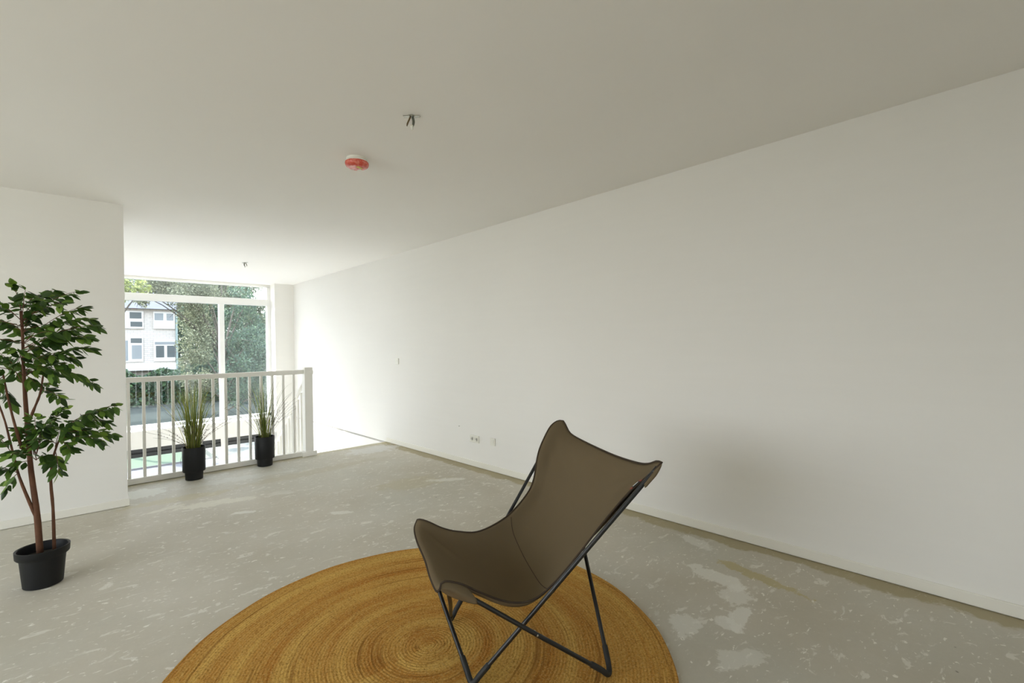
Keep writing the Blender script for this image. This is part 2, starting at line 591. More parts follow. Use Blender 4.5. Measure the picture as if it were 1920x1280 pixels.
for (q0, q1, z0, z1) in ((X0 + .06, 2.869, 2.308, 2.545), (X0 + .06, .10, .09, 2.186), (.18, XM0, .09, 2.186), (XM1, 2.869, .09, 2.186)):
    MB().add([(q0, YG, z0), (q1, YG, z0), (q1, YG, z1), (q0, YG, z1)], [(0, 1, 2, 3)]).build('pane', M['glass'], wfo)

# ---------------- window, lower storey
wf = MB()
zt, zb = -0.256, ZL + .05
wf.box(X0, X0 + .06, a, b_, zb, zt).box(2.869, 2.93, a, b_, zb, zt).box(X0, X1, a, b_, zt - .03, zt).box(X0, X1, a, b_, zb, zb + .07)
wlo = wf.build('window_2', M['frame'], bevel=.003)
tag(wlo, kind='structure')
MB().box(2.035, 2.125, a - .04, b_, zb, zt).build('mullion', M['frame'], wlo, bevel=.004)
MB().box(0.10, 0.18, a - .04, b_, zb, zt).build('mullion', M['frame'], wlo, bevel=.004)
for (q0, q1) in ((X0 + .06, .10), (.18, 2.035), (2.125, 2.869)):
    sh = MB()
    sh.box(q0, q1, a - .06, a - .005, -.355, zt)
    sh.box(q0, q1, a - .075, a - .01, -.426, -.362)
    sh.box(q0, q1, a - .05, a - .02, -.362, -.355)
    sh.build('screen_box', M['blackbar'], wlo, bevel=.004)
    MB().add([(q0, YG, zb + .07), (q1, YG, zb + .07), (q1, YG, zt - .03), (q0, YG, zt - .03)], [(0, 1, 2, 3)]).build('pane', M['glass'], wlo)

# ---------------- unseen windows behind and left of the camera, added to bring in daylight
def unseen_window(name, p, q, axis, sill):
    # p..q along the wall, fixed coordinate w0..w1 across it
    w0, w1, z0, z1 = axis[1], axis[2], sill, 2.5
    def bx(mb, a0, a1, c0, c1, i0=w0, i1=w1):
        return mb.box(a0, a1, i0, i1, c0, c1) if axis[0] == 'x' else mb.box(i0, i1, a0, a1, c0, c1)
    fr_ = MB()
    for t in ((p, p + .06, z0, z1), (q - .06, q, z0, z1), (p, q, z0, z0 + .07), (p, q, z1 - .07, z1)): bx(fr_, *t)
    o = tag(fr_.build(name, M['frame'], bevel=.003), kind='structure')
    c = (p + q) / 2
    bx(MB(), c - .04, c + .04, z0 + .07, z1 - .07).build('mullion', M['frame'], o)
    m_ = (w0 + w1) / 2
    for a0, a1 in ((p + .06, c - .04), (c + .04, q - .06)):
        k = [(a0, z0 + .07), (a1, z0 + .07), (a1, z1 - .07), (a0, z1 - .07)]
        MB().add([(u, m_, z) if axis[0] == 'x' else (m_, u, z) for u, z in k], [(0, 1, 2, 3)]).build('pane', M['glass'], o)
unseen_window('unseen_window_rear', -.6, 1.0, ('x', YB - .15, YB - .08), .8)
unseen_window('added_window_side', .3, 4.3, ('y', XL - .15, XL - .08), .5)

# =================================================================== BALUSTRADE
bal = empty('balustrade', (0.372, 6.05, 0), 0, 'white wooden balustrade along the edge of the loft floor', 'railing')
def bpart(mb, name, bev=.003):
    for i, p_ in enumerate(mb.v):
        mb.v[i] = (p_[0] - .372, p_[1] - 6.05, p_[2])
    return mb.build(name, M['white'], bal, bevel=bev)
bpart(MB().box(.374, 2.15, 6.018, 6.082, 1.022, 1.074), 'handrail', .008)
bpart(MB().box(.374, 2.15, 6.02, 6.08, 0.004, 0.062), 'bottom_rail', .006)
bpart(MB().box(2.14, 2.238, 6.002, 6.10, 0.0, 1.102), 'newel_post', .004)
bpart(MB().box(2.238, 2.252, 6.02, 6.08, 1.015, 1.062), 'rail_end', .003)
bpart(MB().box(2.10, 2.275, 5.99, 6.018, 0.0, 0.056), 'floor_board', .003)
for k in range(14):
    x = .444 + k * .1213
    bpart(MB().box(x - .013, x + .013, 6.034, 6.066, .060, 1.024), 'baluster', .004)

# =================================================================== STAIR
st = empty('staircase', (2.75, YM + .02, 0), 0, 'white stair with slim balusters going down behind the balustrade, along the right wall', 'staircase')
ox, oy = 2.75, YM + .02
nst = 13
rise, run = -ZL / 14, 0.235
def spart(mb, name, bev=.003):
    for i, p_ in enumerate(mb.v):
        mb.v[i] = (p_[0] - ox, p_[1] - oy, p_[2])
    return mb.build(name, M['white'], st, bevel=bev)
for k in range(nst):
    z = -rise * (k + 1)
    y = oy + run * k
    spart(MB().box(2.27, XR - .045, y, y + run + .03, z - .038, z), 'tread', .006)
for x in (2.235, XR - .045):
    mb = MB()
    ye, ze = oy + run * nst, -rise * nst
    vs = []
    for xx in (x, x + .03):
        vs += [(xx, oy, -.02), (xx, ye, ze - .05), (xx, ye, max(ze - .30, ZL)), (xx, oy, -.32)]
    mb.add(vs, [(0, 1, 2, 3), (7, 6, 5, 4), (0, 4, 5, 1), (1, 5, 6, 2), (2, 6, 7, 3), (3, 7, 4, 0)])
    spart(mb, 'stringer', .002)
sl_ = rise / run
hr = MB().tube([(2.205, 6.115, 0.945), (2.205, 6.20, 0.93), (2.205, 6.10 + 2.9, 0.98 - 2.9 * .80)], .022, 10)
spart(hr, 'handrail', 0)
for k in range(22):
    y = 6.20 + k * .12
    z1 = .96 - (y - 6.10) * .80 - .02
    spart(MB().box(2.192, 2.218, y - .012, y + .012, z1 - .86, z1), 'baluster', .002)

# =================================================================== RUG
R = 1.052
prof = []
nb = 74
for i in range(nb):
    r0 = R * i / nb
    for q in range(4):
        t = q / 4
        prof.append((max(r0 + R / nb * t, .0005), .009 + .0020 * math.sin(PI * t)))
prof.append((R, .006))
prof.append((R - .002, .001))
mb = MB().lathe(prof, 220, wob=lambda q: 1 + .004 * math.sin(3 * q + 1) + .004 * math.sin(5 * q) + .0015 * math.sin(17 * q))
mb.f.append(tuple(range(219, -1, -1)))
rug = mb.build('round_rug', M['jute'], smooth=True, loc=(1.156, 1.787, 0.0))
tag(rug, 'round golden brown braided jute rug on the screed floor under the chair', 'rug')

# =================================================================== BUTTERFLY CHAIR
TH = 2.719609
ch = empty('butterfly_chair', (1.47235, 1.53294, 0.010), 0, 'taupe canvas butterfly chair with black crossed steel rods, standing on the jute rug', 'chair')
# local frame used for the numbers: (w towards the sitter's left, d forward, h up)
Fv = Vector((math.cos(TH), math.sin(TH), 0))
Lv = Vector((-Fv.y, Fv.x, 0))
def L2(w_, d_, h_):
    return Lv * w_ + Fv * d_ + Vector((0, 0, h_ - .010))
P = dict(A=(.220, .280, .022), C=(-.244, .265, .022), B=(.362, -.252, .022), D=(-.366, -.253, .022),
         FR=(.295, .386, .468), FL=(-.293, .400, .464), BR=(.469, -.407, .857), BL=(-.471, -.425, .881))
P = {k: L2(*v) for k, v in P.items()}
for (f0, t0, off) in (('A', 'BR', (0, 0)), ('B', 'FR', (.006, 0)), ('C', 'BL', (0, 0)), ('D', 'FL', (-.006, 0)),
                      ('A', 'FL', (0, .006)), ('C', 'FR', (0, -.006)), ('B', 'BL', (0, .004)), ('D', 'BR', (0, -.006))):
    a0, a1 = P[f0], P[t0]
    d = (a1 - a0).normalized()
    o_ = Lv * off[0] + Fv * off[1]
    rodm = MB().tube([a0 + d * .03, a0.lerp(a1, .45) + o_, a0.lerp(a1, .55) + o_, a1 - d * .004], .0088, 12)
    rodm.build('frame_rod', M['rod'], ch, smooth=True, auto=50)
for f0, t1, t2 in (('A', 'BR', 'FL'), ('B', 'BL', 'FR'), ('C', 'BL', 'FR'), ('D', 'BR', 'FL')):
    p0 = P[f0]
    d1 = (P[t1] - p0).normalized()
    d2 = (P[t2] - p0).normalized()
    c0 = p0 + Vector((0, 0, -.008))
    path = [p0 + d1 * .105, p0 + d1 * .10, p0 + d1 * .055] + bez(p0 + d1 * .045, p0 + d1 * .008 - Vector((0, 0, .010)), p0 + d2 * .008 - Vector((0, 0, .010)), p0 + d2 * .045, 8) + [p0 + d2 * .055, p0 + d2 * .10, p0 + d2 * .105]
    rr = [.0095, .0118, .0118] + [.0115] * 9 + [.0118, .0118, .0095]
    MB().tube(path, rr, 12).build('foot', M['rubber'], ch, smooth=True, auto=60)
for t0, f1, f2 in (('FR', 'B', 'C'), ('FL', 'A', 'D'), ('BR', 'A', 'D'), ('BL', 'B', 'C')):
    p0 = P[t0]
    d1 = (P[f1] - p0).normalized()
    d2 = (P[f2] - p0).normalized()
    MB().tube(bez(p0 + d1 * .03, p0 - d1 * .004, p0 - d2 * .004, p0 + d2 * .03, 8), .0088, 12).build('top_bend', M['rod'], ch, smooth=True)
for (f0, t0, f1, t1, s_) in (('B', 'FR', 'A', 'BR', 1), ('D', 'FL', 'C', 'BL', -1)):
    p0 = P[f0].lerp(P[t0], .475)
    q = p0 + Lv * s_ * .012
    MB().tube([q - Lv * s_ * .03, q + Lv * s_ * .001, q + Lv * s_ * .003], [.004, .0052, .003], 10).build('pivot_bolt', M['chrome'], ch, smooth=True)['label'] = 'small steel pivot bolt'

# --- canvas sling
def spl(pts, n):
    """Catmull-Rom through pts, resampled evenly to n+1 points"""
    P_ = [Vector(p) for p in pts]
    P_ = [P_[0] * 2 - P_[1]] + P_ + [P_[-1] * 2 - P_[-2]]
    dense = []
    for i in range(1, len(P_) - 2):
        for k in range(16):
            t = k / 16
            a_, b2, c_, d_ = P_[i - 1], P_[i], P_[i + 1], P_[i + 2]
            dense.append(0.5 * ((2 * b2) + (c_ - a_) * t + (2 * a_ - 5 * b2 + 4 * c_ - d_) * t * t + (3 * b2 - a_ - 3 * c_ + d_) * t ** 3))
    dense.append(P_[-2])
    L_ = [0]
    for i in range(1, len(dense)):
        L_.append(L_[-1] + (dense[i] - dense[i - 1]).length)
    out = []
    j = 0
    for i in range(n + 1):
        s = L_[-1] * i / n
        while j < len(L_) - 2 and L_[j + 1] < s: j += 1
        f_ = (s - L_[j]) / max(1e-9, L_[j + 1] - L_[j])
        out.append(dense[j].lerp(dense[j + 1], f_))
    return out
NFc, FFc, FBc, NBc = (.312, .414, .462), (-.312, .408, .497), (-.478, -.436, .898), (.482, -.418, .878)
near = [NFc, (.304, .400, .484), (.290, .330, .455), (.280, .257, .406), (.270, .170, .354), (.270, .094, .330), (.280, .030, .340),
        (.305, -.038, .400), (.330, -.125, .500), (.365, -.225, .632), (.400, -.316, .745), (.440, -.372, .812), (.476, -.400, .858), NBc]
far = [FFc, (-.292, .392, .503), (-.285, .354, .487), (-.28, .291, .451), (-.27, .214, .427), (-.27, .106, .414), (-.30, -.045, .456),
       (-.335, -.163, .536), (-.36, -.22, .608), (-.39, -.255, .713), (-.42, -.291, .777), (-.46, -.362, .863), (-.478, -.410, .892), FBc]
front = [NFc, (.292, .424, .448), (.15, .424, .434), (0, .420, .434), (-.17, .429, .447), (-.27, .428, .470), FFc]
back = [NBc, (.440, -.424, .872), (.38, -.428, .848), (.28, -.440, .829), (.05, -.462, .812), (-.25, -.470, .818), (-.39, -.462, .836), (-.436, -.456, .872), (-.458, -.452, .896), FBc]
NU, NV = 44, 64
cn, cf = spl([L2(*p) for p in near], NV), spl([L2(*p) for p in far], NV)
cfr, cbk = spl([L2(*p) for p in front], NU), spl([L2(*p) for p in back], NU)
G = [[None] * (NU + 1) for _ in range(NV + 1)]
for j in range(NV + 1):
    t = j / NV
    for i in range(NU + 1):
        s = i / NU
        p = cn[j] * (1 - s) + cf[j] * s + cfr[i] * (1 - t) + cbk[i] * t
        p = p - (cfr[0] * (1 - s) * (1 - t) + cfr[NU] * s * (1 - t) + cbk[0] * (1 - s) * t + cbk[NU] * s * t)
        bs_ = math.sin(PI * s) ** .8
        seat = math.exp(-((t - .40) / .20) ** 2)
        bk = math.exp(-((t - .72) / .18) ** 2)
        p = p + Vector((0, 0, -.075 * seat * bs_)) - Fv * (.060 * bk * bs_) + Vector((0, 0, -.02 * bk * bs_))
        # soft drag folds running out of the corners
        for (ss, tt, aa) in ((0, 0, 1), (1, 0, 1), (0, 1, 1), (1, 1, 1)):
            du, dv = abs(s - ss) * .62, abs(t - tt) * 1.15
            rr_ = math.hypot(du, dv)
            an = math.atan2(dv, du + 1e-6)
            fold = math.exp(-((an - .85) / .09) ** 2) - .6 * math.exp(-((an - 1.08) / .08) ** 2)
            p = p + Vector((0, 0, .0065 * fold * math.exp(-((rr_ - .2) / .13) ** 2)))
        G[j][i] = p
sm = MB()
sm.v = [tuple(G[j][i]) for j in range(NV + 1) for i in range(NU + 1)]
idx = lambda j, i: j * (NU + 1) + i
sm.f = [(idx(j, i), idx(j, i + 1), idx(j + 1, i + 1), idx(j + 1, i)) for j in range(NV) for i in range(NU)]
sling = sm.build('seat_sling', M['canvas'], ch, smooth=True)
so = sling.modifiers.new('thickness', 'SOLIDIFY')
so.thickness = .0025
so.offset = 0
# piping all round
ring = cn[:-1] + cbk[:-1] + cf[::-1][:-1] + cfr[::-1][:-1]
MB().tube(ring + [ring[0]], .0042, 8).build('piping', M['piping'], sling, smooth=True)['label'] = 'darker piping along the edge'
# seam across between seat and back
js = int(NV * .46)
def gn(j, i):
    a_ = G[min(j + 1, NV)][i] - G[max(j - 1, 0)][i]
    b2 = G[j][min(i + 1, NU)] - G[j][max(i - 1, 0)]
    n_ = b2.cross(a_).normalized()
    return n_ if n_.z > 0 else -n_
MB().tube([G[js][i] + gn(js, i) * .0012 for i in range(1, NU)], .0016, 6).build('seam', M['piping'], sling, smooth=True)
# pockets: canvas flaps that wrap the two rods meeting under every corner
def arc(pts, rho):
    a_ = 0
    for p0, p1 in zip(pts, pts[1:]):
        l_ = (p1 - p0).length
        if a_ + l_ >= rho: return p0.lerp(p1, (rho - a_) / l_)
        a_ += l_
    return pts[-1]
cen = L2(0, -.05, .52)
for (tp, f1, f2, e1, e2, ln1) in (('FR', 'B', 'C', cn, cfr, .135), ('FL', 'D', 'A', cf, cfr[::-1], .125), ('BR', 'A', 'D', cn[::-1], cbk, .09), ('BL', 'C', 'B', cf[::-1], cbk[::-1], .12)):
    tipf = P[tp]
    d1 = (P[f1] - tipf).normalized()
    d2 = (P[f2] - tipf).normalized()
    out = d1.cross(d2).normalized()
    if out.dot(tipf - cen) < 0: out = -out
    cor = e1[0]
    pk = MB()
    NR, NC = 14, 16
    for a1 in range(NR + 1):
        rho = ln1 * a1 / NR
        b2 = min(1.0, rho / .035) ** .6
        sd = (d1 - d2).normalized()
        t1 = cor.lerp(tipf + d1 * rho * .95 + out * .010 + sd * .017, b2)
        t2 = cor.lerp(tipf + d2 * rho * .85 + out * .010 - sd * .015, b2)
        tm = cor.lerp(tipf + (d1 + d2).normalized() * rho * .80 + out * .016, b2)
        row = spl([arc(e1, rho), t1, tm, t2, arc(e2, rho)], NC) if a1 else [cor] * (NC + 1)
        pk.v += [tuple(x) for x in row]
    for a1 in range(NR):
        for b1 in range(NC):
            k0 = a1 * (NC + 1) + b1
            pk.f.append((k0, k0 + 1, k0 + NC + 2, k0 + NC + 1))
    po = pk.build('corner_pocket', M['canvas'], sling, smooth=True)
    s2 = po.modifiers.new('thickness', 'SOLIDIFY')
    s2.thickness = .002
# sewn tab on the near back edge
def atnear(x):
    j = x * NV
    j0 = int(j)
    return cn[j0].lerp(cn[j0 + 1], j - j0)
tabs = [('tab_black', .868, .900, 'labelblack', .0), ('tab_end', .900, .908, 'labelred', .0), ('tab_end', .860, .868, 'labelred', .0), ('tab_mark', .874, .896, 'labelwhite', .0012)]
for nm, u0, u1, mt, up in tabs:
    p0, p1 = atnear(u0), atnear(u1)
    jj = int(NV * (u0 + u1) / 2)
    inn = (G[jj][3] - G[jj][0]).normalized()
    nn = gn(jj, 1)
    wd = .017 if nm != 'tab_mark' else .004
    st0 = -.003 if nm != 'tab_mark' else .007
    q = [p0 + inn * st0, p1 + inn * st0, p1 + inn * (st0 + wd), p0 + inn * (st0 + wd)]
    lo_, hi_ = .003 + up, .0045 + up
    MB().add([x + nn * lo_ for x in q] + [x + nn * hi_ for x in q], [(3, 2, 1, 0), (4, 5, 6, 7), (0, 1, 5, 4), (1, 2, 6, 5), (2, 3, 7, 6), (3, 0, 4, 7)]).build(nm, M[mt], sling)

# =================================================================== CEILING THINGS
det = empty('smoke_detector', (1.425, 2.985, H), .4, 'round white smoke detector with a red dust cover on the ceiling', 'smoke detector')
MB().lathe([(.001, 0), (.060, 0), (.062, -.003), (.062, -.012), (.058, -.014), (.058, -.018), (.064, -.020), (.0665, -.026), (.066, -.030), (.001, -.030)], 48).build('base', M['plastic_white'], det, smooth=True, auto=30)
MB().lathe([(.0675, -.027), (.0695, -.029), (.0705, -.036), (.069, -.046), (.064, -.055), (.054, -.061), (.035, -.064), (.0005, -.065)], 48).build('dust_cover', M['redcap'], det, smooth=True)['label'] = 'glossy red plastic cover'
MB().box(-.022, .020, -.030, -.010, -.0662, -.0655).build('warning_sticker', M['yellow'], det)['label'] = 'small yellow sticker'
MB().box(.026, .046, -.004, .026, -.0650, -.0622).build('paper_tag', M['plastic_white'], det)

def ceiling_outlet(name, loc, rz, label, sc=1.0):
    o = empty(name, loc, rz, label, 'ceiling outlet', 'bare ceiling light connections')
    p = MB().box(-.012, .012, -.045, .045, -.004, 0)
    p.lathe([(.001, -.005), (.020, -.005), (.024, -.003), (.024, 0)], 24)
    p.build('mounting_plate', M['chrome'], o)
    MB().tube(bez((.0, .036, -.004), (0, .052, -.004), (.012, .052, -.006), (.008, .036, -.010), 8), .0018, 6).build('eyelet', M['chrome'], o, smooth=True)
    MB().tube(bez((.004, -.006, -.004), (.014, -.012, -.03), (.018, -.022, -.045), (.004, -.026, -.055), 10), [.0045 if i < 9 else .003 for i in range(11)], 8).build('wire', M['wire_brown'], o, smooth=True)
    MB().tube(bez((-.004, .002, -.004), (.004, .010, -.03), (-.008, .004, -.05), (-.002, -.004, -.062), 10), .0042, 8).build('wire', M['cord'], o, smooth=True)
    MB().tube(bez((-.002, .006, -.004), (-.010, .016, -.02), (-.006, .012, -.045), (-.002, .002, -.058), 10), .0036, 8).build('wire', M['cord'], o, smooth=True)
    MB().tube([(-.002, -.002, -.050), (-.001, 0, -.062), (0, .001, -.074)], [.009, .0085, .006], 10).build('terminal_block', M['plastic_white'], o, smooth=True)
    return o
ceiling_outlet('ceiling_outlet', (1.391, 2.241, H), -2.33, 'bare ceiling light connection with hanging wires, in front of the red detector')
ceiling_outlet('ceiling_outlet', (1.90, 7.62, H), .5, 'small bare ceiling light connection near the tall window')

det.scale = (1.08, 1.08, 1.0)
# =================================================================== WALL SOCKETS
def socket(name, y, z, n, label, cat, hollow=True):
    o = empty(name, (XR, y, z), 0, label, cat)
    w_ = .078 * n
    MB().box(-.012, 0, -w_ / 2, w_ / 2, -.040, .040).build('cover_plate', M['plastic_white'], o, bevel=.004)
    for k in range(n):
        c = (k - (n - 1) / 2) * .076
        if hollow:
            pr = [(.0005, .006), (.0185, .006), (.0195, .016), (.024, .0165), (.0245, .012)]
            mbx = MB().lathe(pr, 28)
            mbx.v = [(-z_, c + y_, x_) for (x_, y_, z_) in mbx.v]
            mbx.build('socket_well', M['darkhole'] if False else M['plastic_white'], o, smooth=True, auto=40)
            for dz in (-.0085, .0085):
                t = MB().tube([(-.0135, c + dz, 0), (-.0128, c + dz, 0)], .0034, 8)
                t.build('socket_hole', M['darkhole'], o)
            MB().box(-.0140, -.0128, c - .0125, c - .0045, -.016, .016).build('shade_strip', M['darkhole'], o)  # dark strip standing in for shade inside the socket well
        else:
            MB().box(-.0155, -.010, c - .020, c + .020, -.020, .020).build('rocker', M['plastic_white'], o, bevel=.002)
    return o
socket('power_socket', 4.083, .309, 2, 'white double power socket low on the right wall', 'socket')
socket('data_outlet', 3.776, .316, 1, 'white single blank outlet beside the double power socket', 'socket', False)
socket('light_switch', 5.74, 1.145, 1, 'small white light switch halfway up the right wall near the stair', 'switch', False)
hk = MB().tube([(0, 0, 0), (-.012, 0, 0), (-.014, 0, -.002)], [.004, .004, .006], 8)
ho = hk.build('wall_hook', M['chrome'], loc=(XR, 4.36, .42))
tag(ho, 'tiny metal screw in the right wall left of the sockets', 'screw')


# =================================================================== LEAVES
def leaf_mesh(name, items, mat, parent=None, loc=None):
    """items: (origin, direction, side, length, width, droop, tint) -> one mesh of folded, pointed leaves"""
    vs, fs, tint = [], [], []
    for (o, d, s_, L_, W_, dr, tn) in items:
        n_ = d.cross(s_).normalized()
        k = len(vs)
        prof_ = [(0, 0), (.18, .62), (.42, 1.0), (.68, .78), (.88, .36), (1.0, 0)]
        for (a_, b2) in prof_:
            c = o + d * (L_ * a_) - Vector((0, 0, 1)) * (dr * L_ * a_ * a_)
            if b2 == 0:
                vs.append(c); continue
            vs.append(c)
            vs.append(c + s_ * (W_ * b2 / 2) + n_ * (W_ * b2 * .14))
            vs.append(c - s_ * (W_ * b2 / 2) + n_ * (W_ * b2 * .14))
        # indices: 0 base, then (c,l,r) x4, then tip
        f = [(0, 1, 2), (0, 3, 1)]
        for q in range(3):
            b0 = 1 + q * 3
            f += [(b0, b0 + 3, b0 + 4, b0 + 1), (b0, b0 + 2, b0 + 5, b0 + 3)]
        f += [(10, 13, 11), (10, 12, 13)]
        fs += [tuple(x + k for x in y) for y in f]
        tint += [tn] * len(f)
    me = bpy.data.meshes.new(name)
    me.from_pydata([tuple(v) for v in vs], [], fs)
    at = me.attributes.new('tint', 'FLOAT', 'FACE')
    at.data.foreach_set('value', tint)
    me.materials.append(mat)
    me.polygons.foreach_set('use_smooth', [True] * len(me.polygons))
    o = bpy.data.objects.new(name, me)
    C.objects.link(o)
    if parent: o.parent = parent
    if loc is not None: o.location = loc
    return o


# ------------------------------------------------------------------- ficus
rng = random.Random(11)
FX, FY = -.112, 3.85
fic = empty('potted_ficus', (FX, FY, 0), 0, 'tall leafy green ficus with brown trunks in a black pot at the left wall', 'plant')
MB().lathe([(.001, .002), (.082, .002), (.086, .006), (.100, .168), (.112, .170), (.116, .176), (.118, .214), (.113, .216), (.108, .212), (.100, .16), (.001, .16)], 56).build('pot', M['pot'], fic, smooth=True, auto=35)
MB().lathe([(.001, .172), (.06, .170), (.1005, .164)], 32).build('soil', M['soil'], fic, smooth=True)
def fpx(px, py, dy=0.0):   # plan of the branches: x from 0..220, y from 1035..533 -> metres in the plant's own frame
    x = -.263 + px * .00221 + (py - 800) * -.00002
    z = 1.718 - (py - 533) * .00305
    return Vector((x - FX, dy, z))
bark = []
def limb(pts, r0, r1, name='trunk'):
    n_ = len(pts)
    P_ = spl(pts, 14)
    rs = [r0 + (r1 - r0) * i / 14 + rng.uniform(-.0008, .0008) for i in range(15)]
    MB().tube(P_, rs, 10).build(name, M['ficus_bark'], fic, smooth=True)
main = [fpx(66, 1045), fpx(60, 960), fpx(50, 880), fpx(44, 800, .01), fpx(38, 700, .01), fpx(36, 620, .02), fpx(33, 580, .02)]
limb(main, .0165, .006)
limb([fpx(60, 972, .0), fpx(30, 890, -.01), fpx(16, 830, -.02), fpx(5, 780, -.03), fpx(-12, 730, -.03)], .0085, .004, 'branch')
limb([fpx(92, 1045, .02), fpx(90, 960, .02), fpx(86, 905, .02), fpx(90, 865, .03), fpx(102, 830, .04), fpx(118, 805, .05)], .009, .005, 'trunk')
limb([fpx(46, 790, .0), fpx(56, 765, -.02), fpx(68, 735, -.03), fpx(74, 700, -.04)], .0075, .004, 'branch')
limb([fpx(34, 835, -.02), fpx(20, 780, -.03), fpx(10, 735, -.03), fpx(2, 690, -.04)], .0075, .004, 'branch')
twigs = [((36, 600), (140, 538)), ((36, 590), (95, 533)), ((34, 580), (20, 531)), ((36, 600), (-30, 555)), ((38, 640), (150, 570)), ((38, 650), (183, 606)),
         ((40, 660), (125, 615)), ((40, 690), (168, 650)), ((40, 700), (120, 680)), ((72, 690), (178, 725)), ((70, 730), (108, 745)), ((66, 740), (85, 715)),
         ((36, 610), (-60, 600)), ((36, 640), (-80, 640)), ((20, 690), (-50, 690)), ((4, 700), (-20, 735)), ((4, 720), (12, 748)), ((36, 620), (0, 600)),
         ((36, 640), (10, 640)), ((36, 590), (28, 560)), ((38, 610), (66, 575)), ((38, 620), (78, 605)), ((40, 660), (100, 640)), ((40, 680), (84, 690)),
         ((40, 700), (60, 715)), ((36, 660), (20, 690)), ((38, 600), (110, 565)), ((36, 640), (60, 650)), ((38, 680), (140, 672)), ((36, 575), (70, 545)),
         ((38, 690), (30, 650)), ((38, 720), (0, 670)), ((60, 840), (60, 775)), ((60, 850), (30, 800)), ((118, 805), (216, 768)), ((112, 815), (208, 826)),
         ((105, 825), (186, 832)), ((118, 805), (165, 778)), ((110, 820), (150, 822)), ((100, 830), (130, 788)), ((95, 840), (108, 800)), ((60, 850), (92, 778)),
         ((60, 860), (75, 850)), ((96, 850), (102, 884)), ((96, 850), (84, 872)), ((20, 850), (-14, 800)), ((28, 880), (-30, 855)), ((50, 860), (14, 866)),
         ((55, 850), (50, 825)), ((105, 830), (124, 842)), ((56, 845), (110, 770)), ((60, 860), (20, 835)), ((110, 810), (190, 800)), ((118, 800), (200, 775)),
         ((38, 620), (50, 600)), ((38, 640), (90, 620)), ((40, 660), (70, 670)), ((40, 690), (95, 700)), ((36, 600), (-10, 570)), ((36, 600), (45, 545)), ((38, 650), (30, 610)), ((40, 680), (110, 660)), ((60, 850), (75, 790)), ((100, 830), (140, 805)), ((40, 700), (48, 690)), ((36, 600), (75, 560)), ((36, 700), (-15, 650)),
         ((28, 880), (6, 905)), ((60, 860), (40, 800)), ((100, 835), (60, 820)), ((118, 800), (200, 800)), ((40, 650), (160, 630)), ((40, 640), (170, 590))]
tw = MB()
items = []
for (a_, b2) in twigs:
    dy = rng.uniform(-.17, .17)
    p0 = fpx(a_[0], a_[1], dy * .1)
    p3 = fpx(b2[0], b2[1], dy)
    ln_ = (p3 - p0).length
    mid1 = p0.lerp(p3, .35) + Vector((0, 0, ln_ * .14))
    mid2 = p0.lerp(p3, .75) + Vector((0, 0, ln_ * .12))
    pth = bez(p0, mid1, mid2, p3, 10)
    tw.tube(pth, [.0022 - .0012 * i / 10 for i in range(11)], 5)
    nl = max(9, int(ln_ / .0105))
    for k in range(nl):
        t = .22 + .78 * (k + rng.uniform(-.3, .3)) / (nl - 1)
        t = min(max(t, .12), 1.0)
        i0 = min(9, int(t * 10))
        pos = pth[i0].lerp(pth[i0 + 1], t * 10 - i0)
        tg = (pth[i0 + 1] - pth[i0]).normalized()
        sd = tg.cross(Vector((0, 0, 1)))
        if sd.length < .05: sd = Vector((1, 0, 0))
        sd.normalize()
        sgn = 1 if k % 2 else -1
        d = (tg * rng.uniform(.45, 1.0) + sd * sgn * rng.uniform(.35, .9) + Vector((0, 0, rng.uniform(-1.1, .35)))).normalized()
        s2_ = d.cross(Vector((rng.uniform(-.8, .8), rng.uniform(-1.5, .2), 1))).normalized()
        L_ = rng.uniform(.046, .070)
        items.append((pos + d * .006, d, s2_, L_, L_ * rng.uniform(.46, .58), rng.uniform(.05, .35), min(1, max(0, rng.betavariate(1.6, 2.2)))))
twg = tw.build('twigs', M['ficus_bark'], fic, smooth=True)
leaf_mesh('foliage', items, M['ficus_leaf'], fic)

